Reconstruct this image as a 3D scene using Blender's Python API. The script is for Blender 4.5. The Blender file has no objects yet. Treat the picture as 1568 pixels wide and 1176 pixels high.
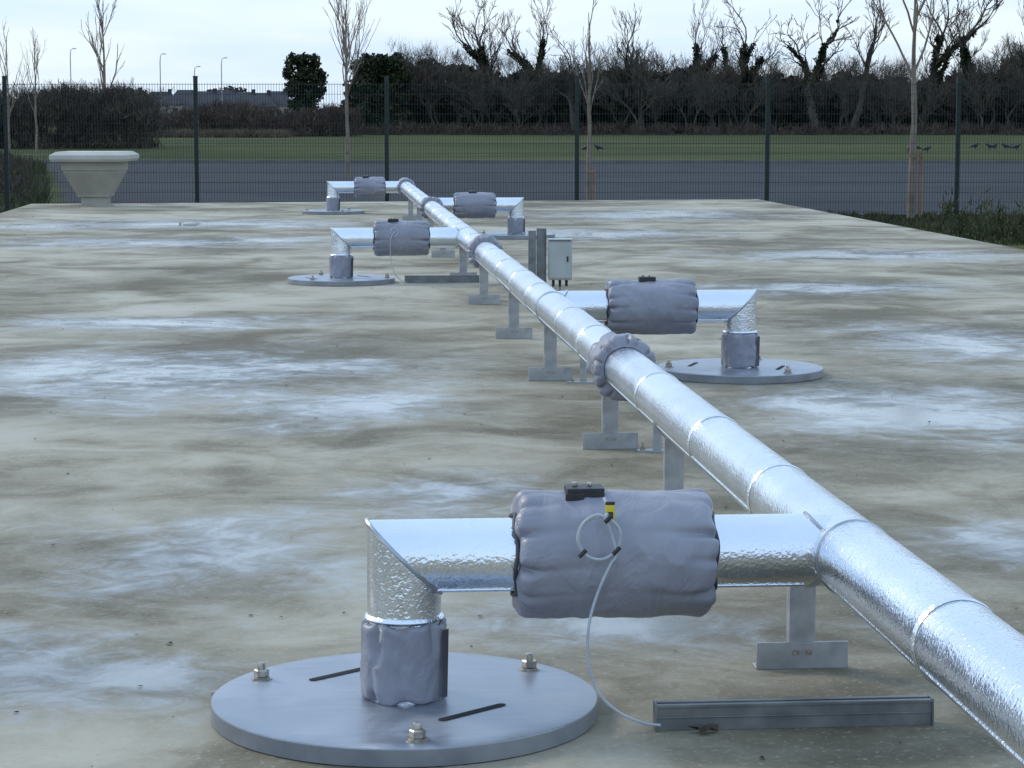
import bpy, math, random
from mathutils import Vector, Matrix, noise as mnoise
import numpy as np
random.seed(7)
rng = random.Random(11)
nrng = np.random.default_rng(5)
scene = bpy.context.scene

# ------------------------------------------------------------------ nodes
def new_mat(name):
    m = bpy.data.materials.new(name); m.use_nodes = True
    nt = m.node_tree
    b = nt.nodes['Principled BSDF']
    return m, nt, b
class N:
    def __init__(s, nt): s.nt = nt
    def link(s, a, b): s.nt.links.new(a, b)
    def setin(s, sock, v):
        if hasattr(v, 'is_output'): s.link(v, sock)
        else: sock.default_value = v
    def coord(s, kind='Object'):
        return s.nt.nodes.new('ShaderNodeTexCoord').outputs[kind]
    def noise(s, vec, scale, detail=4, rough=.5, dist=0):
        n = s.nt.nodes.new('ShaderNodeTexNoise')
        s.link(vec, n.inputs['Vector']); n.inputs['Scale'].default_value = scale
        n.inputs['Detail'].default_value = detail; n.inputs['Roughness'].default_value = rough
        n.inputs['Distortion'].default_value = dist
        return n.outputs['Fac']
    def noisec(s, vec, scale, detail=3):
        n = s.nt.nodes.new('ShaderNodeTexNoise')
        s.link(vec, n.inputs['Vector']); n.inputs['Scale'].default_value = scale
        n.inputs['Detail'].default_value = detail
        return n.outputs['Color']
    def math(s, op, a, b=0.0, clamp=False):
        n = s.nt.nodes.new('ShaderNodeMath'); n.operation = op; n.use_clamp = clamp
        s.setin(n.inputs[0], a); s.setin(n.inputs[1], b)
        return n.outputs[0]
    def vmath(s, op, a, b):
        n = s.nt.nodes.new('ShaderNodeVectorMath'); n.operation = op
        s.setin(n.inputs[0], a); s.setin(n.inputs[1], b)
        return n.outputs['Value'] if op == 'LENGTH' else n.outputs[0]
    def rng(s, v, a, b, c=0.0, d=1.0):
        n = s.nt.nodes.new('ShaderNodeMapRange'); n.interpolation_type = 'SMOOTHSTEP'
        s.setin(n.inputs[0], v)
        for i, x in enumerate((a, b, c, d)): n.inputs[i+1].default_value = x
        return n.outputs[0]
    def mix(s, f, a, b, mode='MIX'):
        n = s.nt.nodes.new('ShaderNodeMix'); n.data_type = 'RGBA'; n.blend_type = mode
        s.setin(n.inputs[0], f)
        for i, v in ((6, a), (7, b)):
            if isinstance(v, tuple) and len(v) == 3: v = v + (1,)
            s.setin(n.inputs[i], v)
        return n.outputs[2]
    def ramp(s, f, stops):
        n = s.nt.nodes.new('ShaderNodeValToRGB'); s.link(f, n.inputs[0])
        e = n.color_ramp.elements
        while len(e) < len(stops): e.new(.5)
        for i, (p, c) in enumerate(stops):
            e[i].position = p; e[i].color = c + (1,)
        return n.outputs[0]
    def bump(s, h, strength, dist, nrm=None):
        n = s.nt.nodes.new('ShaderNodeBump'); s.link(h, n.inputs['Height'])
        n.inputs['Strength'].default_value = strength; n.inputs['Distance'].default_value = dist
        if nrm: s.link(nrm, n.inputs['Normal'])
        return n.outputs[0]
    def island(s):
        return s.nt.nodes.new('ShaderNodeNewGeometry').outputs['Random Per Island']
    def mapping(s, vec, scale):
        n = s.nt.nodes.new('ShaderNodeMapping'); s.link(vec, n.inputs[0]); n.inputs['Scale'].default_value = scale
        return n.outputs[0]

def simple(name, c1, c2, scale=5, rough=.6, metal=0, bump=0, bdist=.002, bscale=None, rvar=.1, detail=4, spec=.5):
    m, nt, b = new_mat(name); k = N(nt); co = k.coord()
    f = k.noise(co, scale, detail)
    f2 = k.rng(f, .3, .7)
    k.link(k.mix(f2, c1, c2), b.inputs['Base Color'])
    k.link(k.math('ADD', k.math('MULTIPLY', f, rvar*2), rough-rvar), b.inputs['Roughness'])
    b.inputs['Metallic'].default_value = metal
    b.inputs['Specular IOR Level'].default_value = spec
    if bump:
        k.link(k.bump(k.noise(co, bscale or scale*4, 3), bump, bdist), b.inputs['Normal'])
    return m

M = {}
m, nt, b = new_mat('stucco_aluminium_cladding'); k = N(nt); co = k.coord()
big = k.noise(co, 2.5, 4)
k.link(k.mix(k.rng(big, .35, .65), (.76, .80, .86), (.84, .88, .93)), b.inputs['Base Color'])
b.inputs['Metallic'].default_value = 1
k.link(k.math('ADD', k.math('MULTIPLY', k.noise(co, 5, 4), .14), .15), b.inputs['Roughness'])
emb = k.noise(co, 90, 1, .5, .5)
dent = k.noise(co, 7, 2)
k.link(k.bump(emb, .62, .0036, k.bump(dent, .22, .02)), b.inputs['Normal'])
M['clad'] = m
M['seam'] = simple('cladding_seam_metal', (.34, .37, .41), (.46, .50, .54), 20, .35, 1)
M['steel'] = simple('galvanised_steel', (.34, .35, .36), (.48, .49, .50), 14, .48, .75, .1, .001, 60)
M['darksteel'] = simple('weathered_channel_steel', (.15, .16, .16), (.25, .26, .26), 9, .5, .6, .1, .001, 60)
m, nt, b = new_mat('brushed_cover_steel'); k = N(nt); co = k.coord()
f1 = k.noise(co, 3.2, 5, .6, .8); f2 = k.noise(k.mapping(co, (2, 30, 1)), 3, 3)
k.link(k.mix(k.rng(k.math('ADD', k.math('MULTIPLY', f1, .8), k.math('MULTIPLY', f2, .2)), .38, .62), (.27, .295, .335), (.39, .415, .465)), b.inputs['Base Color'])
b.inputs['Metallic'].default_value = .65
k.link(k.rng(f1, .35, .65, .30, .50), b.inputs['Roughness'])
k.link(k.bump(f1, .08, .005), b.inputs['Normal'])
M['coverplate'] = m
M['coverrim'] = simple('cover_rim_steel', (.20, .21, .23), (.30, .31, .33), 6, .55, .4)
M['bolt'] = simple('bolt_steel', (.30, .27, .23), (.50, .47, .42), 60, .38, .9)
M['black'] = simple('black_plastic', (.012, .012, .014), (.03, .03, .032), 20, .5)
M['slot'] = simple('slot_shade', (.004, .004, .004), (.008, .008, .008), 20, .9)  # near-black colour paints the shade inside the cover slots
M['yellow'] = simple('yellow_tag', (.62, .50, .03), (.7, .56, .05), 20, .5)
M['cable'] = simple('grey_cable', (.36, .39, .42), (.46, .49, .52), 20, .45)
m, nt, b = new_mat('silicone_jacket_fabric'); k = N(nt); co = k.coord()
k.link(k.mix(k.rng(k.noise(co, 3, 4), .3, .7), (.225, .228, .270), (.285, .288, .335)), b.inputs['Base Color'])
b.inputs['Roughness'].default_value = .42
k.link(k.bump(k.noise(k.mapping(co, (1.6, 1, 1)), 6, 3, .55, 1.6), .55, .02, k.bump(k.noise(co, 400, 1), .12, .001)), b.inputs['Normal'])
M['fabric'] = m
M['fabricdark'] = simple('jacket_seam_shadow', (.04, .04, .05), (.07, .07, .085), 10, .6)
M['greybox'] = simple('grey_enclosure_plastic', (.38, .40, .38), (.47, .49, .47), 4, .5)
M['vent'] = simple('beige_grp_vent', (.30, .28, .235), (.37, .345, .29), 2.2, .6)
M['ventcap'] = simple('beige_grp_vent_cap', (.42, .405, .36), (.50, .485, .44), 2.2, .55)
M['fence'] = simple('dark_green_fence_paint', (.005, .016, .015), (.008, .023, .021), 5, .5)
M['bark'] = simple('bare_bark', (.040, .034, .027), (.088, .075, .058), 1.5, .85)
M['twig'] = simple('winter_twigs', (.056, .045, .036), (.105, .088, .068), .6, .85)
M['youngbark'] = simple('young_tree_bark', (.17, .135, .10), (.27, .215, .165), 3, .8)
M['stake'] = simple('tree_stake_wood', (.24, .15, .09), (.33, .22, .14), 3, .8)
M['crow'] = simple('crow_feathers', (.008, .008, .010), (.018, .018, .022), 12, .5)
M['asphalt'] = simple('yard_asphalt', (.026, .029, .035), (.043, .047, .055), .25, .9, 0, .2, .01, 20, spec=.15)
M['kerb'] = simple('kerb_concrete', (.12, .12, .11), (.17, .17, .16), 1, .8)
M['brick'] = simple('house_render', (.30, .26, .22), (.42, .38, .33), .3, .85)
M['roof'] = simple('roof_tile', (.035, .035, .045), (.06, .058, .07), .5, .8)
M['glass'] = simple('window_glass', (.02, .025, .03), (.03, .035, .04), 1, .2)
M['litter'] = simple('dead_leaf', (.035, .025, .016), (.10, .07, .04), 9, .8)

def foliage(name, stops, scale=.25):
    m, nt, b = new_mat(name); k = N(nt); co = k.coord()
    f = k.math('ADD', k.math('MULTIPLY', k.noise(co, scale, 2), .75), k.math('MULTIPLY', k.island(), .35))
    k.link(k.ramp(f, stops), b.inputs['Base Color'])
    b.inputs['Roughness'].default_value = .7
    b.inputs['Specular IOR Level'].default_value = .2
    return m
M['leafdark'] = foliage('evergreen_foliage', [(.3, (.012, .018, .008)), (.55, (.026, .036, .015)), (.8, (.055, .06, .027))], .3)
M['belt'] = foliage('winter_belt_foliage', [(.3, (.011, .015, .008)), (.5, (.021, .026, .013)), (.66, (.038, .033, .020)), (.85, (.066, .052, .033))], .16)
M['ivy'] = foliage('ivy_foliage', [(.3, (.009, .016, .006)), (.6, (.020, .030, .010)), (.85, (.042, .048, .020))], .6)
M['brown'] = foliage('winter_scrub', [(.3, (.030, .020, .017)), (.55, (.060, .041, .033)), (.8, (.115, .084, .060))], .35)
M['tan'] = foliage('dead_grass_scrub', [(.3, (.07, .055, .036)), (.55, (.12, .092, .062)), (.8, (.19, .15, .10))], .35)
M['grassblade'] = foliage('rough_grass_blades', [(.3, (.03, .038, .014)), (.55, (.058, .066, .028)), (.8, (.15, .125, .065))], .8)

m, nt, b = new_mat('field_grass'); k = N(nt); co = k.coord()
mp = k.mapping(co, (1, 2.2, 1))
f = k.noise(mp, .03, 5, .6); g = k.noise(co, 1.2, 3, .7)
c = k.ramp(k.math('ADD', k.math('MULTIPLY', f, .65), k.math('MULTIPLY', g, .35)),
           [(.36, (.030, .040, .014)), (.5, (.054, .066, .024)), (.62, (.095, .098, .040))])
k.link(c, b.inputs['Base Color']); b.inputs['Roughness'].default_value = .9
b.inputs['Specular IOR Level'].default_value = .05
k.link(k.bump(g, .5, .1), b.inputs['Normal'])
M['grass'] = m

# slab concrete
m, nt, b = new_mat('stained_wet_concrete'); k = N(nt); co = k.coord()
warp = k.vmath('ADD', co, k.vmath('MULTIPLY', k.vmath('SUBTRACT', k.noisec(co, .9, 3), (.5, .5, .5)), (1.5, 1.5, 0)))
nb = k.noise(co, .36, 3, .55, .5)
nm = k.noise(co, 1.05, 6, .60, .9)
nf = k.noise(co, 4.5, 6, .70, 1.2)
ns = k.noise(co, 48, 3, .65)
tone = k.math('ADD', k.math('MULTIPLY', nb, .46), k.math('ADD', k.math('MULTIPLY', nm, .38), k.math('MULTIPLY', nf, .16)))
base = k.ramp(tone, [(.405, (.130, .113, .076)), (.46, (.205, .182, .130)), (.515, (.32, .29, .218)), (.575, (.45, .415, .325)), (.65, (.55, .52, .43))])
base = k.mix(k.rng(ns, .60, .78, 0, .5), base, (.13, .115, .09))
base = k.mix(k.rng(ns, .44, .30, 0, .35), base, (.55, .52, .45))
patches = [(-1.9, 34.4, 2.8, 1.5), (-3.9, 33.8, 1.8, .8), (-1.9, 29.5, 2.4, 1.3), (-1.4, 18, 1.5, .7), (-.9, 14.4, 1.7, 1.6),
           (6.2, 26.0, 1.7, 1.2), (4.7, 21, 1.3, .9), (3.2, 12.2, 1.0, 1.5), (-.45, 8.3, .6, .9),
           (.5, 9.5, .5, .5), (4.5, 16, 1.0, 1.6), (.95, 6.9, .5, .4), (3.8, 31, 1.6, 1.6), (.1, 12.6, .7, .9), (5.5, 37, 2.0, 2), (-.9, 6.6, .5, .6), (2.6, 8.2, .5, .5)]
acc = None
for (cx, cy, rx, ry) in patches:
    d = k.vmath('LENGTH', k.vmath('MULTIPLY', k.vmath('SUBTRACT', warp, (cx, cy, 0)), (1/rx, 1/ry, 0)), (0, 0, 0))
    a = k.math('SUBTRACT', 1.0, d)
    acc = a if acc is None else k.math('MAXIMUM', acc, a)
acc = k.math('MAXIMUM', acc, -.7)
w = k.math('ADD', k.math('MULTIPLY', acc, 1.0), k.math('MULTIPLY', k.math('SUBTRACT', nm, .5), 2.6))
w = k.math('ADD', w, k.math('MULTIPLY', k.math('SUBTRACT', nf, .5), 2.6))
w = k.math('ADD', w, k.math('MULTIPLY', k.math('SUBTRACT', nb, .5), 1.0))
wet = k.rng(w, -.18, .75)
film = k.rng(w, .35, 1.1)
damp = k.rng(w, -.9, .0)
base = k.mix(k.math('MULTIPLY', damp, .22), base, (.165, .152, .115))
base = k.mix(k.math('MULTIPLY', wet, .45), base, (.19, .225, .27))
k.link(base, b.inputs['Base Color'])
r = k.math('SUBTRACT', .80, k.math('MULTIPLY', damp, .20))
r = k.math('SUBTRACT', r, k.math('MULTIPLY', wet, .24))
r = k.math('SUBTRACT', r, k.math('MULTIPLY', film, .24))
k.link(k.math('MAXIMUM', k.math('ADD', r, k.math('MULTIPLY', k.math('SUBTRACT', nf, .5), .25)), .08), b.inputs['Roughness'])
k.link(k.math('ADD', .25, k.math('MULTIPLY', wet, .38)), b.inputs['Specular IOR Level'])
hb = k.math('ADD', k.math('MULTIPLY', nf, .6), k.math('MULTIPLY', ns, .35))
bn = nt.nodes.new('ShaderNodeBump'); k.link(hb, bn.inputs['Height']); bn.inputs['Distance'].default_value = .014
k.link(k.math('SUBTRACT', .28, k.math('MULTIPLY', wet, .20)), bn.inputs['Strength'])
k.link(bn.outputs[0], b.inputs['Normal'])
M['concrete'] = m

# ------------------------------------------------------------------ mesh builder
class MB:
    def __init__(s): s.v = []; s.f = []; s.m = []; s.sm = []
    def add(s, vs, fs, mi=0, smooth=False):
        o = len(s.v); s.v += [tuple(v) for v in vs]
        for f in fs:
            s.f.append(tuple(i+o for i in f)); s.m.append(mi); s.sm.append(smooth)
    def box(s, x0, x1, y0, y1, z0, z1, mi=0):
        vs = [(x0,y0,z0),(x1,y0,z0),(x1,y1,z0),(x0,y1,z0),(x0,y0,z1),(x1,y0,z1),(x1,y1,z1),(x0,y1,z1)]
        s.add(vs, [(0,3,2,1),(4,5,6,7),(0,1,5,4),(1,2,6,5),(2,3,7,6),(3,0,4,7)], mi)
    def rings(s, rings, mi=0, smooth=True, caps=True, closed=True):
        n = len(rings[0]); vs = [v for r in rings for v in r]; fs = []
        for i in range(len(rings)-1):
            for j in range(n):
                j2 = (j+1) % n
                if not closed and j2 == 0: continue
                fs.append((i*n+j, i*n+j2, (i+1)*n+j2, (i+1)*n+j))
        s.add(vs, fs, mi, smooth)
        if caps:
            o = len(s.v)-len(vs)
            s.f.append(tuple(o+i for i in reversed(range(n)))); s.m.append(mi); s.sm.append(False)
            s.f.append(tuple(o+len(vs)-n+i for i in range(n))); s.m.append(mi); s.sm.append(False)
    def tube(s, pts, rad, n=8, mi=0, caps=True, closed=False):
        pts = [Vector(p) for p in pts]
        if not hasattr(rad, '__len__'): rad = [rad]*len(pts)
        rings = []; L = len(pts); up = None
        for i, p in enumerate(pts):
            if closed: d = (pts[(i+1) % L]-pts[i-1])
            else: d = pts[min(i+1, L-1)]-pts[max(i-1, 0)]
            d.normalize()
            if up is None:
                up = Vector((0,0,1)) if abs(d.z) < .9 else Vector((1,0,0))
            a = d.cross(up); a.normalize(); bb = a.cross(d); up = bb
            rings.append([p + (a*math.cos(t*2*math.pi/n) + bb*math.sin(t*2*math.pi/n))*rad[i] for t in range(n)])
        if closed: rings.append(rings[0]); caps = False
        s.rings(rings, mi, True, caps)
    def lathe(s, prof, origin, axis='Z', n=48, mi=0, caps=True, smooth=True):
        rings = []
        for (r, h) in prof:
            ring = []
            for j in range(n):
                a = 2*math.pi*j/n; c, q = math.cos(a)*r, math.sin(a)*r
                if axis == 'Z': p = (c, q, h)
                elif axis == 'X': p = (h, c, q)
                else: p = (q, h, c)
                ring.append((p[0]+origin[0], p[1]+origin[1], p[2]+origin[2]))
            rings.append(ring)
        s.rings(rings, mi, smooth, caps)
    def obj(s, name, mats, parent=None, loc=None, sharp=35, bevel=0):
        me = bpy.data.meshes.new(name)
        me.from_pydata(s.v, [], s.f)
        for mt in mats: me.materials.append(M[mt])
        me.polygons.foreach_set('material_index', s.m)
        me.polygons.foreach_set('use_smooth', s.sm)
        me.update()
        try: me.set_sharp_from_angle(angle=math.radians(sharp))
        except Exception: pass
        o = bpy.data.objects.new(name, me); scene.collection.objects.link(o)
        if parent: o.parent = parent
        if loc: o.location = loc
        if bevel:
            bm = o.modifiers.new('bevel', 'BEVEL'); bm.width = bevel; bm.segments = 2; bm.limit_method = 'ANGLE'
        return o
def empty(name, loc=(0,0,0), rz=0):
    o = bpy.data.objects.new(name, None); scene.collection.objects.link(o)
    o.location = loc; o.rotation_euler = (0, 0, rz); o.empty_display_size = .2
    return o

# heading frame of the boundary fence and field (turned from the pipe run)
TH = math.radians(4.78)
def W(s, d, z=0): return Vector((math.sin(TH)*d + math.cos(TH)*s, math.cos(TH)*d - math.sin(TH)*s, z))
G = -.65
PXZ = .432; PX = 1.405

# ------------------------------------------------------------------ camera
cam = bpy.data.cameras.new('camera'); co_ = bpy.data.objects.new('camera', cam); scene.collection.objects.link(co_)
co_.location = (0, 0, 1.6)
co_.rotation_euler = (math.radians(90-6.70), 0, -TH)
cam.sensor_width = 36; cam.lens = 80.1; cam.clip_end = 6000; cam.clip_start = .05
scene.camera = co_

# ------------------------------------------------------------------ world and sun
world = bpy.data.worlds.new('World'); scene.world = world; world.use_nodes = True
nt = world.node_tree; k = N(nt); bg = nt.nodes['Background']
sky = nt.nodes.new('ShaderNodeTexSky'); sky.sky_type = 'NISHITA'; sky.sun_disc = False
SE, SA = math.radians(34), math.radians(-50)
sky.sun_elevation = SE; sky.sun_rotation = SA
sky.air_density = 1.2; sky.dust_density = 1.0; sky.ozone_density = 1.5
gen = k.coord('Generated')
sep = nt.nodes.new('ShaderNodeSeparateXYZ'); k.link(gen, sep.inputs[0])
cl = k.noise(k.mapping(gen, (1.6, 1.6, 12)), 2.6, 4, .55, .3)
f = k.rng(cl, .36, .62, .35, .97)
elev = k.rng(sep.outputs[2], .03, .6, 1.0, .55)
f = k.math('MULTIPLY', f, elev, True)
low = k.rng(sep.outputs[2], .0, .14, 0, 1)
cloudc = k.mix(low, (7.5, 8.3, 8.6), (7.0, 8.8, 10.9))
k.link(k.mix(f, k.mix(.78, sky.outputs[0], (4.9, 7.3, 10.9)), cloudc), bg.inputs[0])
bg.inputs[1].default_value = .12
sl = bpy.data.lights.new('sun', 'SUN'); sl.energy = 1.5; sl.angle = math.radians(14); sl.color = (1, .90, .76)
so = bpy.data.objects.new('sun', sl); scene.collection.objects.link(so)
dirv = Vector((math.sin(SA)*math.cos(SE), math.cos(SA)*math.cos(SE), math.sin(SE)))
so.rotation_euler = dirv.to_track_quat('Z', 'Y').to_euler(); so.location = dirv*50
scene.view_settings.view_transform = 'Standard'; scene.view_settings.look = 'None'; scene.view_settings.exposure = 0

# ------------------------------------------------------------------ ground sheets
def sheet(name, pts, mat):
    b_ = MB(); b_.add(pts, [tuple(range(len(pts)))]); return b_.obj(name, [mat])
sheet('grass_ground', [(-4000,-400,G), (4000,-400,G), (4000,4500,G), (-4000,4500,G)], 'grass')
sheet('asphalt_yard', [W(-13.5,52,G+.02), W(70,52,G+.02), W(160,106,G+.02), W(-25,112,G+.02)], 'asphalt')
kb = MB()
p = [W(-25,112), W(160,106)]
kb.add([(p[0].x,p[0].y,G),(p[1].x,p[1].y,G),(p[1].x,p[1].y+.2,G),(p[0].x,p[0].y+.2,G),
        (p[0].x,p[0].y,G+.14),(p[1].x,p[1].y,G+.14),(p[1].x,p[1].y+.2,G+.14),(p[0].x,p[0].y+.2,G+.14)],
       [(4,5,6,7),(0,1,5,4),(2,3,7,6)])
kb.obj('yard_kerb', ['kerb'])

# slab
b_ = MB()
X0, X1 = -5.35, 8.5
t_ = [(X0,-6),(X1,-6),(X1,43.9),(X0,42.7)]
vs = [(x,y,-.9) for x,y in t_] + [(x,y,0) for x,y in t_]
b_.add(vs, [(4,5,6,7),(0,1,5,4),(1,2,6,5),(2,3,7,6),(3,0,4,7)])
b_.obj('concrete_slab', ['concrete'], bevel=.03)

# ------------------------------------------------------------------ pipeline
R_MAIN = .102; R_BR = .099
pipe = empty('insulated_pipeline')
branches = [(-1, .212, 6.0), (1, 2.59, 13.95), (-1, .19, 22.1), (1, 2.58, 30.2), (-1, .20, 38.0)]
mb = MB()
def cyl_rings(y0, y1, r, n=64, step=.4):
    k_ = max(2, int((y1-y0)/step)); return [(r, y0+(y1-y0)*i/k_) for i in range(k_+1)]
seams = [-1.5, .6, 2.2, 3.5, 4.88, 6.85, 8.0, 9.4, 11.6, 12.7, 14.6, 15.8, 17.1, 18.5, 20.9, 22.9, 24.2, 25.6, 27.0, 28.4, 31.3, 32.8, 34.4, 36.0]
cuts = [-3] + seams + [38.0]
for i in range(len(cuts)-1):
    rr = R_MAIN + (0.0015 if i % 2 else 0)
    mb.lathe(cyl_rings(cuts[i], cuts[i+1], rr), (PX, 0, PXZ), 'Y', 64, 0, False)
mb.lathe([(0.02, 38.0), (R_MAIN, 38.0)], (PX, 0, PXZ), 'Y', 64, 0, False)
mb.obj('main_run', ['clad'], pipe)
sb = MB()
for y in seams:
    sb.lathe([(R_MAIN, y-.022), (R_MAIN+.0028, y-.018), (R_MAIN+.003, y-.004), (R_MAIN+.0045, y), (R_MAIN, y+.004)], (PX,0,PXZ), 'Y', 64, 0, False)
    sb.lathe([(R_MAIN+.001, y-.027), (R_MAIN+.0026, y-.0245), (R_MAIN+.0022, y-.0215)], (PX,0,PXZ), 'Y', 64, 1, False)
a = math.radians(205)
for i in range(len(cuts)-1):
    aa = a + .06*((i % 3)-1)
    cx, cz = PX+math.cos(aa)*R_MAIN, PXZ+math.sin(aa)*R_MAIN
    sb.tube([(cx, cuts[i]+.01, cz), (cx, cuts[i+1]-.04, cz)], .0045, 6)
sb.obj('cladding_seams', ['clad', 'darksteel'], pipe)

def mitre_tube(b, pts, r, n=56, mi=0):
    pts = [Vector(p) for p in pts]
    ds = [(pts[i+1]-pts[i]).normalized() for i in range(len(pts)-1)]
    up = Vector((0,1,0)); a_ = ds[0].cross(up).normalized()
    ring = [pts[0] + (a_*math.cos(2*math.pi*j/n)+up*math.sin(2*math.pi*j/n))*r for j in range(n)]
    rings = [ring]; mr = []
    for i in range(1, len(pts)):
        nn = (ds[i-1] + ds[i]).normalized() if i < len(pts)-1 else ds[i-1]
        ring = [v + ds[i-1]*((pts[i]-v).dot(nn)/ds[i-1].dot(nn)) for v in ring]
        rings.append(ring)
        if i < len(pts)-1: mr.append(ring)
    for i in range(len(rings)-1): b.rings([rings[i], rings[i+1]], mi, True, False)
    return mr

def wrinkled(b, x0, x1, r0, R, org, axis, seed, n=144, m_=64, puck=.012, npuck=14, edge=.022, nz_amp=.004, squash=0):
    """taut jacket: flat gathered end faces, rolled edge, puckers along the edge, drape folds"""
    L = x1-x0; ph = [rng.uniform(0, 6.28) for _ in range(4)]
    amps = [rng.uniform(.25, 1.15) for _ in range(npuck*2)]; jit = [rng.uniform(-.25, .25) for _ in range(npuck*2)]
    lens = [rng.uniform(.6, 2.6) for _ in range(npuck*2)]
    st = []
    for q in (0, .25, .5, .75, .95): st.append((x0, r0+(R-edge-r0)*q, 0))
    for q in range(1, 7):
        a_ = math.pi/2*q/6; st.append((x0+edge*(1-math.cos(a_)), R-edge+edge*math.sin(a_), 0))
    for q in range(1, m_): st.append((x0+edge+(L-2*edge)*q/m_, R, 0 if q < m_/2 else 1))
    for q in range(6, 0, -1):
        a_ = math.pi/2*q/6; st.append((x1-edge*(1-math.cos(a_)), R-edge+edge*math.sin(a_), 1))
    for q in (.95, .75, .5, .25, 0): st.append((x1, r0+(R-edge-r0)*q, 1))
    rings = []
    for (x, r_, side) in st:
        e = min(x-x0, x1-x); rr = []
        for j in range(n):
            a_ = 2*math.pi*j/n
            t = (a_/(2*math.pi)*npuck); ir = int(t+.5); i0 = ir % npuck; dlt = (t - ir) - jit[i0+npuck*side]*.8
            A_ = amps[i0+npuck*side]
            groove = math.exp(-(dlt/.15)**2)*A_
            dec = math.exp(-e/(.028*lens[i0+npuck*side]))
            edgef = max(0, min(1, (r_-r0)/(R-r0+1e-6)))
            g = -puck*groove*dec*edgef
            long_ = -.007*math.exp(-((dlt+.6*e)/.13)**2)*A_*math.exp(-e/.13)*edgef
            nz = mnoise.noise(Vector((math.cos(a_)*1.6+seed, math.sin(a_)*1.6, x*5)))*nz_amp*2*edgef
            v_ = mnoise.noise(Vector((math.cos(a_)*1.8+x*3, math.sin(a_)*1.8+seed, x*12)))
            nz += (-abs(v_)+.25)*nz_amp*2.2*edgef
            r = r_ + g + long_ + nz
            xx = x + (.014*groove*edgef*dec + .005*math.sin(5*a_+ph[side]) + .003*math.sin(9*a_+ph[side+1]))*((1 if side == 0 else -1) if e < .06 else 0)
            c, q = math.cos(a_)*r, math.sin(a_)*r
            if axis == 'X': p = (xx, c, q)
            elif axis == 'Z': p = (c, q, xx)
            else: p = (q, xx, c)
            rr.append((p[0]+org[0], p[1]+org[1], p[2]+org[2]))
        rings.append(rr)
    b.rings(rings, 0, True, False)

for idx, (sg, bx, by) in enumerate(branches):
    b_ = MB()
    last = idx == 4
    rings = mitre_tube(b_, [(PX, by, PXZ), (bx, by, PXZ), (bx, by, .05)], R_BR)
    b_.obj('branch_and_riser', ['clad'], pipe)
    s_ = MB()
    s_.tube([Vector(v) for v in rings[0]], .006, 6, closed=True, mi=1)
    if not last:
        pts = []
        for j in range(48):
            a_ = 2*math.pi*j/48; yy, zz = math.cos(a_)*(R_BR+.0015), math.sin(a_)*(R_BR+.0015)
            pts.append((PX + sg*(math.sqrt(max(0, (R_MAIN+.003)**2-yy*yy))), by+yy, PXZ+zz))
        s_.tube(pts, .005, 6, closed=True, mi=1)
        s_.lathe([(R_MAIN, -.145), (R_MAIN+.005, -.141), (R_MAIN+.005, -.133), (R_MAIN, -.129)], (PX, by, PXZ), 'Y', 64, 1, False)
    s_.lathe([(R_BR, .262), (R_BR+.004, .265), (R_BR+.009, .270), (R_BR+.006, .276), (R_BR, .280)], (bx, by, 0), 'Z', 56, 0, False)
    s_.tube([(PX+sg*.12, by-.055, PXZ-.0835), (bx, by-.055, PXZ-.0835)], .004, 6)
    s_.obj('branch_seams', ['clad', 'seam'], pipe)
    j_ = MB()
    wrinkled(j_, .052, .260, .100, .116, (bx, by, 0), 'Z', 3.1*idx, puck=.015, npuck=8, edge=.012, m_=24, nz_amp=.0042)
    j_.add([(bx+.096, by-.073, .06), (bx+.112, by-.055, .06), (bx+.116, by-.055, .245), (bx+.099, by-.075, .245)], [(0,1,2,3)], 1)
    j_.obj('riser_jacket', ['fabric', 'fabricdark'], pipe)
    xa, xb = (.51, 1.035) if sg < 0 else (1.755, 2.30)
    if last: xa, xb = .56, 1.06
    vj = empty('valve_insulation_jacket')
    v_ = MB()
    wrinkled(v_, xa, xb, .098, .170, (0, by, PXZ-.003), 'X', 9.7*idx+2, n=200, m_=90, puck=.030, npuck=12, edge=.028, nz_amp=.0046)
    v_.obj('jacket_body', ['fabric'], vj)
    g = MB()
    for ex, sgn in ((xa, -1), (xb, 1)):
        pts = [(ex+sgn*.004+.004*math.sin(5*q), by+math.cos(q)*.108, PXZ+math.sin(q)*.108) for q in [2*math.pi*i/40 for i in range(40)]]
        g.tube(pts, .006, 6, closed=True)
    g.obj('draw_cord', ['fabricdark'], vj)
    h = MB(); hx = xa+.18 if sg < 0 else (xa+xb)/2-.03
    h.box(hx-.045, hx+.055, by-.05, by+.03, PXZ+.150, PXZ+.184, 0)
    h.box(hx-.05, hx+.0, by-.058, by-.0505, PXZ+.150, PXZ+.172, 0)
    h.lathe([(.008, 0), (.008, .012)], (hx-.02, by-.005, PXZ+.184), 'Z', 12, 1)
    h.lathe([(.006, 0), (.006, .01)], (hx+.02, by-.005, PXZ+.184), 'Z', 12, 1)
    h.obj('actuator_head', ['black', 'bolt'], vj, bevel=.004)

for y in (10.62, 19.7, 29.3):
    j_ = MB()
    wrinkled(j_, y-.10, y+.17, R_MAIN+.002, .138, (PX, 0, PXZ), 'Y', y, puck=.018, npuck=9, edge=.02, m_=30, nz_amp=.008)
    wrinkled(j_, y-.17, y-.05, R_MAIN+.002, .150, (PX, 0, PXZ), 'Y', y+4, puck=.022, npuck=14, edge=.026, m_=14, nz_amp=.008)
    j_.obj('flange_jacket', ['fabric'], pipe)
j_ = MB()
wrinkled(j_, 37.75, 38.17, R_MAIN, .15, (PX, 0, PXZ), 'Y', 8.8, puck=.016, npuck=12, edge=.02, m_=30, nz_amp=.007)
j_.obj('elbow_jacket', ['fabric'], pipe)

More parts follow.
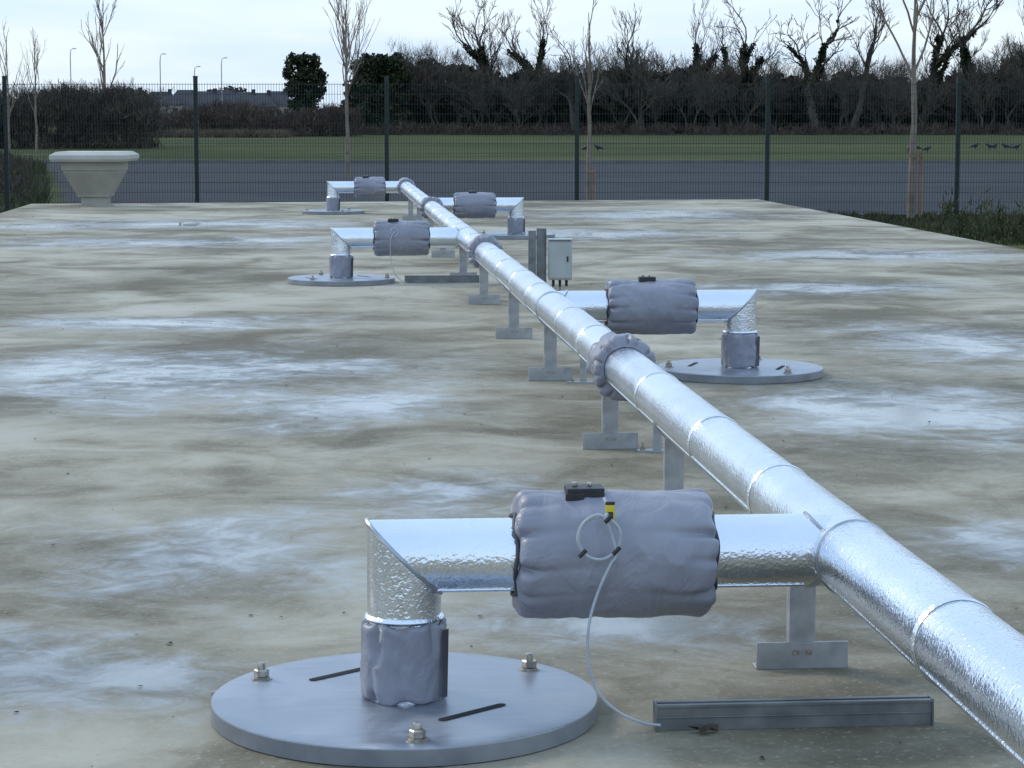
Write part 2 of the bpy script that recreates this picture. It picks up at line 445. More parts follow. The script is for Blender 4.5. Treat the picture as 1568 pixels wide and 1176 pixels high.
# ------------------------------------------------------------------ covers
def cover(x, y, rot):
    e = empty('circular_access_cover', (x, y, 0), rot)
    b_ = MB(); Rr = .518
    b_.lathe([(Rr-.02, .0), (Rr, .003), (Rr, .046)], (0,0,0), 'Z', 128, 1, False)
    b_.lathe([(Rr, .046), (Rr-.001, .0495), (Rr-.005, .0505), (.45, .0505), (.001, .0505)], (0,0,0), 'Z', 128, 0, False)
    b_.obj('plate', ['coverplate', 'coverrim'], e, sharp=40)
    s_ = MB()
    for cx, cy in ((-.165, .26), (.17, -.19)):
        dx, dy = math.cos(math.radians(40)), math.sin(math.radians(40)); L = .105; w_ = .013
        pts = []
        for i in range(9):
            q = -math.pi/2 + math.pi*i/8; pts.append((cx+dx*(L+w_*math.cos(q))-dy*w_*math.sin(q), cy+dy*(L+w_*math.cos(q))+dx*w_*math.sin(q), .0525))
        for i in range(9):
            q = math.pi/2 + math.pi*i/8; pts.append((cx+dx*(-L+w_*math.cos(q))-dy*w_*math.sin(q), cy+dy*(-L+w_*math.cos(q))+dx*w_*math.sin(q), .0525))
        s_.add(pts, [tuple(range(len(pts)))])
    s_.obj('lifting_slots', ['slot'], e)  # flat dark strips laid on the plate, recess shade painted, no hole cut
    t = MB()
    for ang in (151, 36, -88):
        bx_, by_ = .445*math.cos(math.radians(ang)), .445*math.sin(math.radians(ang))
        t.lathe([(.030, .0505), (.030, .054)], (bx_, by_, 0), 'Z', 24)
        t.lathe([(.024, .054), (.024, .058)], (bx_, by_, 0), 'Z', 24)
        t.lathe([(.019, .058), (.021, .060), (.021, .076), (.018, .079)], (bx_, by_, 0), 'Z', 6, smooth=False)
        t.lathe([(.011, .079), (.011, .094), (.009, .097)], (bx_, by_, 0), 'Z', 12)
    t.obj('stud_bolts', ['bolt'], e)
for i, (sg, bx, by) in enumerate(branches):
    cover(bx, by, [0, .5, 1.4, 2.2, .3][i])

# ------------------------------------------------------------------ supports
def support(y, x=1.385, top=.335, side=False):
    e = empty('pipe_support_stand', (x, y, 0))
    b_ = MB()
    b_.box(-.038, .038, -.004, .004, .0, top-.004)
    b_.box(-.038, -.032, .004, .04, .0, top-.004); b_.box(.032, .038, .004, .04, .0, top-.004)
    b_.obj('post', ['steel'], e)
    c = MB()
    c.box(-.135, .135, -.012, -.0045, .0, .08); c.box(-.135, .135, -.0045, .055, .0, .006)
    c.obj('base_angle', ['steel'], e, bevel=.0015)
    d = MB()
    for q in (-.1, .1):
        d.lathe([(.012, 0), (.012, .012)], (q, .03, .006), 'Z', 6)
        d.lathe([(.006, .012), (.006, .03)], (q, .03, .006), 'Z', 8)
    for q in (-.02, .02):
        d.lathe([(.009, -.02), (.009, -.0125)], (q, 0, .05), 'Y', 6)
    d.obj('bolts', ['bolt'], e)
    s_ = MB()
    rr = R_MAIN+.003
    ring = lambda r_, yy: [(PX-x+r_*math.cos(math.radians(t)), yy, PXZ+r_*math.sin(math.radians(t))) for t in range(200, 345, 8)]
    s_.rings([ring(rr, -.02), ring(rr+.005, -.02), ring(rr+.005, .02), ring(rr, .02)], 0, False, False, closed=False)
    s_.obj('saddle', ['steel'], e)
for y in (1.2, 3.7, 6.42, 8.85, 10.85, 13.75, 16.4, 19.45, 22.3, 26.0, 29.0, 32.2, 35.4):
    support(y)
for (x, y) in ((1.60, 10.75), (1.57, 13.6)):
    e = empty('floor_bracket', (x, y, 0)); b_ = MB()
    b_.box(-.10, .10, -.03, .03, 0, .008); b_.box(-.02, .02, -.004, .004, .008, .33)
    b_.obj('bracket', ['steel'], e)
    d = MB()
    for q in (-.07, .07):
        d.lathe([(.013, .008), (.013, .022)], (q, 0, 0), 'Z', 6); d.lathe([(.006, .022), (.006, .045)], (q, 0, 0), 'Z', 8)
    d.obj('bolts', ['bolt'], e)

# ------------------------------------------------------------------ cable channels
def channel(x0, x1, y):
    e = empty('cable_channel'); b_ = MB(); t = .003
    b_.box(x0, x1, y, y+t, .0, .062); b_.box(x0, x1, y+.041, y+.041+t, .0, .062)
    b_.box(x0, x1, y+t, y+.041, .0, .003)
    b_.box(x0, x1, y-.004, y+.012, .062, .070); b_.box(x0, x1, y+.030, y+.046, .062, .070)
    b_.box(x0, x1, y-.004, y-.0005, .034, .038)
    b_.box(x0-.001, x0+.004, y-.006, y+.046, .0, .073); b_.box(x1-.004, x1+.001, y-.006, y+.046, .0, .073)
    b_.obj('strut', ['darksteel'], e, bevel=.001)
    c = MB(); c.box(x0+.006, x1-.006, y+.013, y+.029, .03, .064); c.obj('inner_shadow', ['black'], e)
    return e
channel(.86, 1.60, 5.77)
channel(.80, 1.52, 22.0)

def cable(pts, r=.0048, name='cable', parent=None, mat='cable'):
    P = [Vector(p) for p in pts]; P = [P[0]*2-P[1]] + P + [P[-1]*2-P[-2]]; out = []
    for i in range(1, len(P)-2):
        for q in range(10):
            t = q/10; a0, a1, a2, a3 = P[i-1], P[i], P[i+1], P[i+2]
            out.append(.5*((2*a1)+(-a0+a2)*t+(2*a0-5*a1+4*a2-a3)*t*t+(-a0+3*a1-3*a2+a3)*t**3))
    out.append(P[-2])
    b_ = MB(); b_.tube(out, r, 8); return b_.obj(name, [mat], parent)
sc = empty('sensor_cable')
coil = []
for i in range(66):
    a_ = math.radians(70 - i*17.0); rr = .056+.003*math.sin(i*.33)
    coil.append((.712+rr*math.cos(a_), 5.806-.0016*math.sin(i*.9)-i*.0001, .508+rr*1.02*math.sin(a_)))
cable([(.735, 5.88, .602), (.742, 5.835, .575)] + coil[::3] + [(.757, 5.80, .475), (.742, 5.798, .44), (.715, 5.79, .385), (.690, 5.785, .31), (.681, 5.78, .24), (.686, 5.77, .165), (.715, 5.76, .10), (.765, 5.755, .055), (.825, 5.752, .028), (.87, 5.755, .02)], .0040, 'lead', sc)
b_ = MB()
for (x, z) in ((.668, .47), (.757, .476), (.735, .56)):
    b_.tube([(x-.008, 5.797, z-.008), (x+.01, 5.796, z+.01)], .006, 6)
b_.box(.733, .757, 5.83, 5.838, .575, .60)
b_.obj('cable_ties', ['black'], sc)
b_ = MB(); b_.box(.732, .756, 5.822, 5.829, .545, .592); b_.obj('yellow_tag', ['yellow'], sc)
b_ = MB(); b_.box(.737, .751, 5.8195, 5.8215, .556, .575); b_.obj('tag_print', ['black'], sc)
sc2 = empty('sensor_cable')
cable([(.70, 21.93, .50), (.66, 21.9, .42), (.665, 21.9, .25), (.70, 21.9, .1), (.78, 21.92, .02), (.82, 21.95, .015)], .004, 'lead', sc2)
cable([(.70+.035*math.cos(q*.7), 21.925, .50+.04*math.sin(q*.7)) for q in range(10)], .003, 'coil', sc2)
b_ = MB(); pts = []
for i in range(9):
    a_ = 2*math.pi*i/9; r_ = .022*(1+.5*math.sin(3*a_)); pts.append((.985+r_*1.6*math.cos(a_), 5.735+r_*math.sin(a_), .006+.016*abs(math.sin(a_*1.5))))
pts.append((.985, 5.735, .012)); b_.add(pts, [(i, (i+1) % 9, 9) for i in range(9)]); b_.obj('fallen_leaf', ['litter'])

# ------------------------------------------------------------------ junction box stand
e = empty('junction_box_stand', (1.98, 20.8, 0), math.radians(-4))
b_ = MB()
b_.box(-.09, -.02, -.02, -.016, 0, .56); b_.box(-.09, -.086, -.016, .03, 0, .56); b_.box(-.024, -.02, -.016, .03, 0, .56)
b_.box(-.015, .075, .0, .006, 0, .58); b_.box(.069, .075, -.035, 0, 0, .56)
b_.box(-.14, .16, -.03, .05, 0, .008)
b_.obj('strut_posts', ['darksteel'], e)
b_ = MB(); b_.box(.09, .31, -.07, .07, .11, .47); b_.obj('enclosure', ['greybox'], e, bevel=.012)
b_ = MB(); b_.box(.08, .32, -.085, .075, .475, .487); b_.box(.10, .30, -.078, -.072, .13, .455); b_.obj('lid', ['greybox'], e, bevel=.004)
b_ = MB()
for q in (.14, .2, .26): b_.lathe([(.012, .05), (.014, .11)], (q, 0, 0), 'Z', 12)
b_.tube([(.14, 0, .06), (.12, -.01, .02), (.02, -.05, .008)], .006, 6); b_.tube([(.2, 0, .06), (.2, -.04, .01), (.1, -.1, .008)], .006, 6)
b_.box(.26, .275, -.084, -.079, .28, .33)
b_.obj('glands_and_latch', ['black'], e)

# ------------------------------------------------------------------ ventilation cowl
e = empty('ventilation_cowl', (-4.04, 41.6, 0), math.radians(-7))
def frustum(b, levels, mi=0):
    for i in range(len(levels)-1):
        (wa, za), (wb, zb) = levels[i], levels[i+1]
        A = [(-wa/2, -wa/2, za), (wa/2, -wa/2, za), (wa/2, wa/2, za), (-wa/2, wa/2, za)]
        B = [(-wb/2, -wb/2, zb), (wb/2, -wb/2, zb), (wb/2, wb/2, zb), (-wb/2, wb/2, zb)]
        b.rings([A, B], mi, False, False)
    for (wa, za) in (levels[0], levels[-1]):
        b.add([(-wa/2, -wa/2, za), (wa/2, -wa/2, za), (wa/2, wa/2, za), (-wa/2, wa/2, za)], [(0,1,2,3)], mi)
b_ = MB(); frustum(b_, [(.52, 0), (.52, .03), (.44, .032), (.44, .17)]); b_.obj('pedestal', ['vent'], e)
b_ = MB(); frustum(b_, [(.54, .17), (.56, .21), (.94, .60), (.94, .64), (1.0, .645), (1.0, .80)]); b_.obj('tapered_body', ['vent'], e)
b_ = MB(); frustum(b_, [(1.28, .802), (1.34, .845), (1.34, .915), (1.14, .975)]); b_.obj('cap', ['ventcap'], e)

e = empty('drain_cap', (-1.93, 33.9, 0)); b_ = MB()
b_.lathe([(.10, 0), (.10, .03), (.07, .05), (.03, .055)], (0,0,0), 'Z', 20); b_.box(-.16, -.12, -.02, .02, 0, .05); b_.obj('cap', ['ventcap'], e)

b_ = MB()
for i in range(260):
    y = 4.5 + 36*rng.random()**1.8; x = rng.uniform(-.16*y-.4, min(8, .33*y+.4)); s = rng.uniform(.003, .009)*(1+.03*y)
    a_ = rng.uniform(0, 6.28); h_ = s*rng.uniform(.2, .7); n = 5
    pts = [(x+s*rng.uniform(.6, 1.3)*math.cos(a_+6.28*q/n), y+s*rng.uniform(.5, 1.2)*math.sin(a_+6.28*q/n), .003+h_*rng.random()) for q in range(n)]
    pts.append((x, y, .004+h_)); b_.add(pts, [(q, (q+1) % n, n) for q in range(n)])
b_.obj('leaf_litter', ['litter'])

# ------------------------------------------------------------------ fence
fe = empty('welded_mesh_fence')
FD = 47.0; top = 2.28
posts = [1.335+3.905*i for i in range(-7, 8)]
def fbox(b, s0, s1, d0, d1, z0, z1, mi=0):
    vs = [W(s0,d0,z0), W(s1,d0,z0), W(s1,d1,z0), W(s0,d1,z0), W(s0,d0,z1), W(s1,d0,z1), W(s1,d1,z1), W(s0,d1,z1)]
    b.add(vs, [(0,3,2,1),(4,5,6,7),(0,1,5,4),(1,2,6,5),(2,3,7,6),(3,0,4,7)], mi)
b_ = MB()
for s in posts:
    fbox(b_, s-.043, s+.043, FD-.03, FD+.03, G-.2, top+.12); fbox(b_, s-.05, s+.05, FD-.037, FD+.037, top+.12, top+.14)
b_.obj('posts', ['fence'], fe)
b_ = MB()
s = posts[0]
while s < posts[-1]:
    fbox(b_, s-.0036, s+.0036, FD-.046, FD-.040, G+.05, top); s += .0565
z = G+.1
while z < top:
    fbox(b_, posts[0], posts[-1], FD-.053, FD-.0465, z-.004, z+.004); fbox(b_, posts[0], posts[-1], FD-.0395, FD-.033, z-.004, z+.004)
    z += .2
b_.obj('mesh_panels', ['fence'], fe)

# ------------------------------------------------------------------ trees
LIMBS = []
def grow(b, p, d, L, r, lv, maxlv, R_, spread=.6, trop=.12, rmin=.02, kids=(2, 3), fac=.72, wob=.16, sidep=.75):
    segs = 5 if lv < 2 else 3
    pts = [p.copy()]; rad = [r]; d = d.normalized()
    r1 = r*(.62 if lv else .70)
    for i in range(segs):
        d = (d + Vector((R_.gauss(0, wob), R_.gauss(0, wob), R_.gauss(0, wob)*.6+trop))).normalized()
        p = p + d*(L/segs); pts.append(p.copy()); rad.append(max(rmin, r+(r1-r)*(i+1)/segs))
        if lv < maxlv and (lv > 0 or i >= 2) and i < segs-1 and R_.random() < sidep:
            ax = Vector((R_.gauss(0,1), R_.gauss(0,1), R_.gauss(0,.3))).normalized()
            nd = (d + ax*spread*R_.uniform(.9, 1.5)).normalized()
            grow(b, p, nd, L*fac*R_.uniform(.5, .95), max(rmin, rad[-1]*.5), lv+1, maxlv, R_, spread, trop, rmin, kids, fac, wob, sidep)
    if lv <= 2: LIMBS.append((lv, pts))
    b.tube(pts, rad, 6 if lv == 0 else (4 if lv < 3 else 3), 0, False)
    if lv < maxlv:
        for i in range(R_.randint(*kids)):
            ax = Vector((R_.gauss(0,1), R_.gauss(0,1), R_.gauss(0,.3))).normalized()
            grow(b, p, (d+ax*spread*R_.uniform(.5, 1.1)).normalized(), L*fac*R_.uniform(.75, 1.1), max(rmin, r1*.78), lv+1, maxlv, R_, spread, trop, rmin, kids, fac, wob, sidep)

def leafcloud(name, C, size, mat, parent=None, twig=False):
    C = np.array(C); n = len(C)
    u = nrng.normal(size=(n,3))
    if twig: u *= np.array([.38,.38,1]); u[:,2] = np.abs(u[:,2])+.15
    u /= np.linalg.norm(u, axis=1)[:,None]
    w_ = nrng.normal(size=(n,3)); v = np.cross(u, w_); v /= np.linalg.norm(v, axis=1)[:,None]
    s = size*nrng.uniform(.5, 1.3, size=(n,1))
    if twig: v = v*twig; 
    vs = np.stack([C-u*s-v*s*.55, C+u*s*.8-v*s*(.1 if twig else .5), C+u*s*1.1+v*s*(.1 if twig else .6), C-u*s*.7+v*s*.65], 1).reshape(-1,3)
    me = bpy.data.meshes.new(name); me.vertices.add(n*4); me.vertices.foreach_set('co', vs.ravel())
    me.loops.add(n*4); me.loops.foreach_set('vertex_index', np.arange(n*4))
    me.polygons.add(n); me.polygons.foreach_set('loop_start', np.arange(0, n*4, 4)); 
    me.materials.append(M[mat]); me.update(calc_edges=True)
    o = bpy.data.objects.new(name, me); scene.collection.objects.link(o)
    if parent: o.parent = parent
    return o
def blob(c, rx, ry, rz, n, lo=.45):
    p = nrng.normal(size=(n,3)); p /= np.linalg.norm(p, axis=1)[:,None]
    p *= nrng.uniform(lo, 1.05, size=(n,1))
    return p*np.array([rx,ry,rz]) + np.array(c)
def sx(u, d): return (u-784)*d/3490
def zv(v, d): return 1.6 + (178-v)*d/3490

vmesh = []
for i, (sp, tr, L0) in enumerate([(.55,.09,7.5),(.42,.13,8.5),(.72,.06,6.5),(.48,.15,8.0),(.62,.05,7.0)]):
    b_ = MB(); R_ = random.Random(210+i*13); LIMBS.clear()
    grow(b_, Vector((0,0,0)), Vector((.05*(i-2),0,1)), L0, .58, 0, 5, R_, sp, tr, .034, (2,2), .74, .19, .58)
    zs = max(v[2] for v in b_.v)
    o = b_.obj('tmp', ['bark']); vmesh.append((o.data, zs, list(LIMBS))); bpy.data.objects.remove(o)
big = [(770,-20,0,.9),(828,-25,1,1),(985,5,3,1),(1060,-12,1,.9),(1143,-25,4,.85),(1248,-45,2,1.05),(1300,-20,0,.8),(1402,-55,0,1.0),(1478,-30,1,.95),(1545,-5,3,.9),(1640,-10,2,1),(655,72,4,1),(740,10,3,.8),(905,60,2,1),(880,35,4,1),(940,55,3,.9)]
ivyset = {828:.9, 1060:1.1, 1143:1.1, 1478:1.1, 1545:.8, 770:.5, 1402:.5, 1248:.35}
for (u, v, vi, ws) in big:
    d = 290 + rng.uniform(-6, 8); H = zv(v, d)-G
    e = empty('bare_tree', W(sx(u, d), d, G-.1), rng.uniform(0, 6.28))
    me, zs, limbs = vmesh[vi]
    o = bpy.data.objects.new('trunk_and_branches', me); scene.collection.objects.link(o); o.parent = e
    q = H/zs; o.scale = (q*ws, q*ws, q)
    if u in ivyset:
        pts = []; f = ivyset[u]; hh = H*(.60+.2*f); n2 = 0
        for lv, lp in limbs:
            if lv == 2:
                n2 += 1
                if n2 % 3: continue
            rad_ = {0: .85, 1: .62, 2: .38}[lv]*(.6+.4*f)
            for i_ in range(len(lp)-1):
                for t in np.arange(0, 1, .25):
                    c_ = lp[i_].lerp(lp[i_+1], float(t)); c_ = Vector((c_.x*q*ws, c_.y*q*ws, c_.z*q))
                    if c_.z > hh*rng.uniform(.85, 1.1): continue
                    rr = rad_*rng.uniform(.55, 1.35)
                    pts.append(blob(c_, rr, rr, rr*1.1, int(40*rad_/.5), .2))
        leafcloud('ivy', np.concatenate(pts), .17, 'ivy', e)

tl = empty('distant_tree_line')
prof = [(425,196),(436,180),(447,170),(500,165),(512,165),(540,150),(546,95),(570,78),(615,80),(632,92),(660,88),(700,92),(735,100),(760,108),(800,108),(850,103),(900,108),(930,98),(980,94),(1020,102),(1060,98),(1100,108),(1150,112),(1200,108),(1260,114),(1300,106),(1350,112),(1400,114),(1450,108),(1500,102),(1540,84),(1600,92),(1700,100),(1900,100)]
pu = [a_[0] for a_ in prof]; pv = [a_[1] for a_ in prof]
G_pts = []; T_pts = []
for i in range(1350):
    u = 428 + (1850-428)*((i*0.61803) % 1); d = rng.uniform(294, 308)
    tv = np.interp(u, pu, pv) + abs(rng.gauss(0, 7)) + 3
    H = zv(tv, d)
    if H < 0: continue
    t = rng.random()**.8
    rz = rng.uniform(.6, 1.4); z = G + rz*.5 + (H-G-rz*1.3)*t
    G_pts.append(blob(W(sx(u, d), d, z), rng.uniform(.8, 1.7), 1.2, rz, 66))
for i in range(420):
    u = 545 + (1850-545)*((i*0.61803) % 1); d = rng.uniform(312, 318)
    G_pts.append(blob(W(sx(u, d), d, G+rng.uniform(.5, 5.2)), 1.8, 1.2, 1.2, 60, .1))
leafcloud('evergreen_mass', np.concatenate(G_pts), .40, 'belt', tl)
for i in range(1000):
    u = rng.uniform(600, 1850); d = rng.uniform(288, 302)
    tv = np.interp(u, pu, pv) + rng.uniform(-26, 35) + 14*mnoise.noise(Vector((u*.02, 0, 0))); H = zv(tv, d)
    T_pts.append(blob(W(sx(u, d), d, H-1.2), 1.1, 1.1, 1.3, 34, .1))
leafcloud('twig_haze', np.concatenate(T_pts), .75, 'twig', tl, .045)
e = empty('evergreen_tree', W(sx(470, 288), 288, G)); P_ = []
tb = MB(); tb.tube([(0,0,0),(.1,0,3),(-.1,0,6),(0,0,8.5)], [.35,.3,.2,.1], 8)
for i in range(150):
    z = rng.uniform(.4, 9.7)
    w_ = (2.25*math.sqrt(max(0, 1-((z-6.7)/3.6)**2))+.3*rng.random()) if z > 3.8 else 1.3+.3*math.sin(z*2)
    P_.append(blob((rng.uniform(-w_, w_)-.1+.25*math.sin(z*1.3), rng.uniform(-1.3, 1.3)*w_/2, z), rng.uniform(.45,.75), .7, rng.uniform(.4,.7), 66))
tb.obj('trunk', ['bark'], e); leafcloud('crown', np.concatenate(P_), .19, 'leafdark', e)
e = empty('evergreen_tree', W(sx(588, 289), 289, G)); P_ = []
tb = MB(); tb.tube([(0,0,0),(.1,0,3),(-.1,0,6),(0,0,8)], [.4,.35,.25,.1], 8)
for i in range(150):
    z = rng.uniform(.8, 9.3); w_ = 3.3*math.sqrt(max(.1, 1-((z-5.0)/5.4)**2))
    P_.append(blob((rng.uniform(-w_, w_), rng.uniform(-2, 2), z), rng.uniform(.6,1), 1, rng.uniform(.5,.8), 80))
tb.obj('trunk', ['bark'], e); leafcloud('crown', np.concatenate(P_), .21, 'leafdark', e)

br = []
for i in range(4):
    b_ = MB(); R_ = random.Random(500+i)
    for q in range(2):
        grow(b_, Vector((R_.gauss(0,.5), R_.gauss(0,.5), 0)), Vector((R_.gauss(0,.15), R_.gauss(0,.15), 1)), 3.2, .12, 0, 4, R_, .6, .08, .022, (2,3), .78, .2)
    o = b_.obj('tmp', ['twig']); zs = max(v.co.z for v in o.data.vertices); br.append((o.data, zs)); bpy.data.objects.remove(o)
for i in range(90):
    u = rng.uniform(600, 1800); d = rng.uniform(286, 304)
    tv = np.interp(u, pu, pv) - rng.uniform(-8, 30); me, zs = br[i % 4]
    o = bpy.data.objects.new('bare_brush', me); scene.collection.objects.link(o); o.parent = tl
    H = zv(tv, d)-G; q = H/zs; o.location = W(sx(u, d), d, G); o.scale = (q*rng.uniform(.9,1.3), q, q); o.rotation_euler = (0, 0, rng.uniform(0, 6.28))
P_ = []
for i in range(420):
    u = rng.uniform(425, 1850); d = rng.uniform(274, 284)
    P_.append(blob(W(sx(u, d), d, G+rng.uniform(.1, 1.0+.9*mnoise.noise(Vector((u*.02,3,0))))), 1.2, .7, .6, 50, .1))
leafcloud('undergrowth', np.concatenate(P_), .4, 'brown', tl, .16)

sh = empty('scrub_hedge'); P_ = []; T_ = []
pro = [(-300,128),(60,136),(110,128),(160,132),(200,126),(228,138),(240,170)]
for i in range(900):
    u = rng.uniform(-250, 240); d = 165+rng.uniform(-5, 8)
    tv = np.interp(u, [a_[0] for a_ in pro], [a_[1] for a_ in pro]) + 5*mnoise.noise(Vector((u*.05,1,0))); H = zv(tv, d)
    P_.append(blob(W(sx(u,d), d, G+(H-G-.4)*rng.random()+.1), .8, .8, .55, 60, .1))
leafcloud('scrub', np.concatenate(P_), .30, 'brown', sh, .14)
sh2 = empty('scrub_hedge'); P_ = []
pro2 = [(228,176),(260,172),(300,166),(330,156),(360,150),(400,160),(440,172),(520,160),(545,165)]
for i in range(520):
    u = rng.uniform(228, 548); d = 262+rng.uniform(-6, 8)
    tv = np.interp(u, [a_[0] for a_ in pro2], [a_[1] for a_ in pro2]) + 4*mnoise.noise(Vector((u*.06,1,0))); H = zv(tv, d)
    P_.append(blob(W(sx(u,d), d, G+(H-G-.4)*rng.random()+.1), 1.1, 1, .7, 55, .1))
leafcloud('scrub', np.concatenate(P_), .42, 'brown', sh2, .16)
sh3 = empty('dry_grass_bank'); P_ = []
for i in range(260):
    u = rng.uniform(225, 440); d = 246+rng.uniform(-3, 3)
    P_.append(blob(W(sx(u,d), d, G+.4), 1.3, 1, .4, 40, .1))
leafcloud('dry_grass', np.concatenate(P_), .35, 'tan', sh3, .14)
for i in range(40):
    u = rng.uniform(-150, 235); d = 163
    tv = np.interp(u, [a_[0] for a_ in pro], [a_[1] for a_ in pro]) - rng.uniform(-10, 12); me, zs = br[i % 4]
    o = bpy.data.objects.new('scrub_twigs', me); scene.collection.objects.link(o); o.parent = sh
    H = zv(tv, d)-G; q = H/zs; o.location = W(sx(u, d), d, G); o.scale = (q*1.3, q, q); o.rotation_euler = (0, 0, rng.uniform(0, 6.28))

def young(u, v, d, r, seed, stake=0, spread=.34, n=15, lo=.28, lenf=.30):
    H = zv(v, d)-G; e = empty('young_tree', W(sx(u, d), d, G)); R_ = random.Random(seed); b_ = MB()
    pts = [Vector((R_.gauss(0,.015)*H*.2, R_.gauss(0,.015)*H*.2, H*i/8)) for i in range(9)]
    b_.tube(pts, [r*(1-.88*i/8) for i in range(9)], 8, 0, False)
    for i in range(n):
        t = R_.uniform(lo, .9); p0 = pts[int(t*8)].lerp(pts[min(8, int(t*8)+1)], t*8 % 1)
        a_ = R_.uniform(0, 6.28); dd = Vector((math.cos(a_)*spread, math.sin(a_)*spread, .8))
        grow(b_, p0, dd, H*lenf*(1.15-t*.6), r*.36*(1-t*.4), 0, 2, R_, .34, .10, max(.004, r*.07), (1,2), .6, .08, .6)
    b_.obj('trunk_and_branches', ['youngbark'], e)
    if stake:
        c = MB(); c.tube([(r*2.0,-.02,0),(r*2.0,-.02,stake)], .04, 8); c.box(-r*1.1, r*2.0, -r*1.15, -r*1.0, stake-.14, stake-.08); c.obj('stake', ['stake'], e)
young(165, 28, 190, .20, 1, 0, n=13)
young(533, -10, 84, .09, 2, 0, n=17)
young(901, 22, 61, .075, 3, .9, n=8, spread=.22, lenf=.22)
young(1394, -70, 50.0, .10, 4, 1.5, spread=.42, n=11, lo=.46)
young(18, 60, 120, .08, 5, n=10)
young(60, 75, 130, .08, 6, n=10)

b_ = MB(); NX, NY = 44, 40; vs = []
def bankh(s, d):
    e_ = -.206*d + .6 - s
    return 1.45*min(1, max(0, e_/6))*min(1, max(0, (d-49)/8))*min(1, max(0, (118-d)/30))
for j in range(NY):
    for i in range(NX):
        s = -45 + 37*i/(NX-1); d = 49+69*j/(NY-1); h = bankh(s, d)
        vs.append(W(s, d, G-.03+h+.15*mnoise.noise(Vector((s*.5, d*.4, 0)))*min(1, h)))
b_.add(vs, [(j*NX+i, j*NX+i+1, (j+1)*NX+i+1, (j+1)*NX+i) for j in range(NY-1) for i in range(NX-1)], 0, True)
b_.obj('grass_bank', ['grass'])

def tufts(name, areas, mat='grassblade'):
    b_ = MB()
    for (s0, s1, d0, d1, zf, n, h0, h1) in areas:
        for i in range(n):
            s = rng.uniform(s0, s1); d = rng.uniform(d0, d1); zz = zf(s, d)
            if zz is None: continue
            base = W(s, d, zz); cl_ = .5+.8*abs(mnoise.noise(Vector((s*.9, d*.9, 3))))
            for q in range(6):
                a_ = rng.uniform(0, 6.28); L = rng.uniform(h0, h1)*cl_; w_ = .006+.0002*d
                o_ = base+Vector((rng.gauss(0,.05), rng.gauss(0,.05), 0)); tip = o_+Vector((math.cos(a_)*L*.5, math.sin(a_)*L*.5, L))
                b_.add([o_+Vector((-w_,0,0)), o_+Vector((w_,0,0)), tip], [(0,1,2)])
    return b_.obj(name, [mat])
tufts('rough_grass', [(4.5, 17, 40, 52, lambda s, d: G, 3400, .08, .2), (9.0, 13.5, 38, 43, lambda s, d: G, 450, .25, .75), (-14.5, -10.3, 44, 53, lambda s, d: G, 900, .15, .4)])
bk = lambda s, d: (G + bankh(s, d) - .05) if s < -.204*d else None
tufts('bank_scrub', [(-26, -11, 52, 100, bk, 6500, .2, .6)])
P_ = []
for i in range(320):
    d = rng.uniform(53, 100); s = rng.uniform(-.28*d, -.212*d)
    P_.append(blob(W(s, d, G+bankh(s, d)+.1), .5, .5, .35, 26, .1))
leafcloud('bramble_bush', np.concatenate(P_), .16, 'brown', None, .2)

P_ = [blob(W(sx(u, 41), 41+rng.uniform(-1, 2), G+rng.uniform(.1, .6)), .16, .2, .3, 30, .1) for u in [1475, 1482, 1510, 1540, 1550, 1590] for _ in range(4)]
leafcloud('weed_clump', np.concatenate(P_), .08, 'grassblade', None, .3)

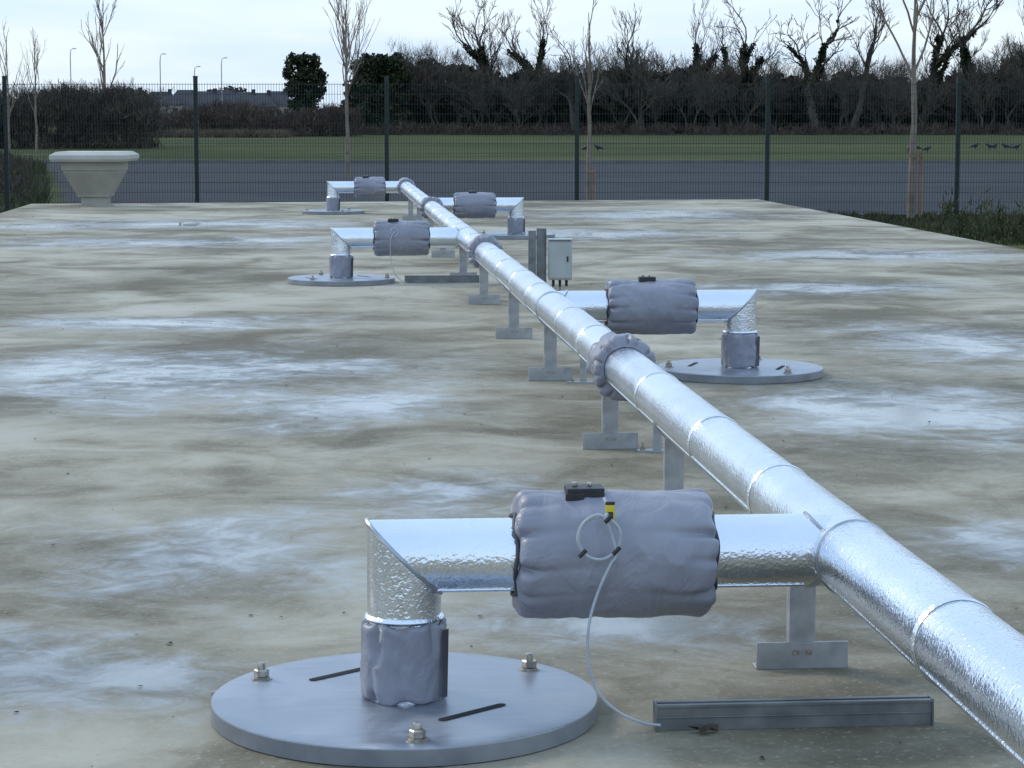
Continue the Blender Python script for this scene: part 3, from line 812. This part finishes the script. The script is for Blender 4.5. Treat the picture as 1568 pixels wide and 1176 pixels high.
def house(u, d, w_, h):
    e = empty('suburban_house', W(sx(u, d), d, G)); dp = 8; ev = h*.58
    b_ = MB(); b_.box(-w_/2, w_/2, -dp/2, dp/2, 0, ev); b_.obj('walls', ['brick'], e)
    b_ = MB(); o_ = .4
    b_.add([(-w_/2-o_,-dp/2-o_,ev+.003),(w_/2+o_,-dp/2-o_,ev+.003),(w_/2+o_,dp/2+o_,ev+.003),(-w_/2-o_,dp/2+o_,ev+.003),(-w_/2+2,0,h),(w_/2-2,0,h)],
           [(0,1,5,4),(2,3,4,5),(1,2,5),(3,0,4),(3,2,1,0)]); b_.box(w_*.2, w_*.2+.9, -.5, .5, h-.8, h+.6); b_.obj('roof', ['roof'], e)
    b_ = MB()
    for q in (-.3, 0, .3):
        b_.box(w_*q-.6, w_*q+.6, -dp/2-.03, -dp/2-.003, ev*.62, ev*.85)
        if q: b_.box(w_*q-.6, w_*q+.6, -dp/2-.03, -dp/2-.003, ev*.15, ev*.4)
    b_.obj('windows', ['glass'], e)
    b_ = MB(); b_.box(-.5, .5, -dp/2-.03, -dp/2-.003, 0, 2.1); b_.obj('door', ['roof'], e)
for i, u in enumerate((205, 250, 290, 318, 352, 378, 402, 426)):
    house(u, 520+rng.uniform(-25, 25), rng.uniform(7, 9), rng.uniform(7.6, 8.6))
for (u, v) in ((114, 76), (250, 84), (343, 90), (302, 103)):
    d = 380; e = empty('street_lamp', W(sx(u, d), d, G)); H = zv(v, d)-G
    b_ = MB(); b_.tube([(0,0,0),(0,0,H*.9),(.1,0,H*.985),(.5,0,H)], [.10,.08,.06,.05], 8); b_.obj('column', ['steel'], e)
    b_ = MB(); b_.box(.4, 1.0, -.15, .15, H-.06, H+.08); b_.obj('lantern', ['steel'], e)
P_ = []
for i in range(260):
    u = rng.uniform(-300, 460); d = rng.uniform(640, 700)
    P_.append(blob(W(sx(u, d), d, rng.uniform(0, zv(146+8*math.sin(u*.05), d))), 5, 2, 1.6, 50))
leafcloud('distant_woodland', np.concatenate(P_), .8, 'brown')

def crow(u, v, ang):
    d = 7906/(v-178); e = empty('crow', W(sx(u, d), d, G), ang); b_ = MB()
    b_.tube([(-.42,0,.13),(-.28,0,.19),(-.14,0,.235),(0,0,.26),(.1,0,.30),(.16,0,.36),(.21,0,.385),(.26,0,.375),(.34,0,.35)],
            [.02,.055,.10,.13,.105,.065,.06,.04,.006], 10)
    for s in (-.04, .04): b_.tube([(.0,s,.2),(.02,s,.1),(.0,s,0)], [.03,.012,.012], 6); b_.tube([(-.03,s,.01),(.07,s,.01)], .012, 5)
    for s in (-1, 1): b_.add([(.08,s*.11,.30),(-.1,s*.135,.30),(-.38,s*.04,.17),(-.1,s*.13,.19),(.06,s*.12,.22)], [(0,1,2,3,4)])
    b_.obj('body', ['crow'], e)
for i, (u, v) in enumerate([(1490,228),(1512,229),(1520,228),(1536,229),(1544,227),(1553,230),(1400,231),(1417,233),(915,231),(1388,233),(898,232)]):
    crow(u, v, [0, 3.1, .4, 2.8, 1.2][i % 5])
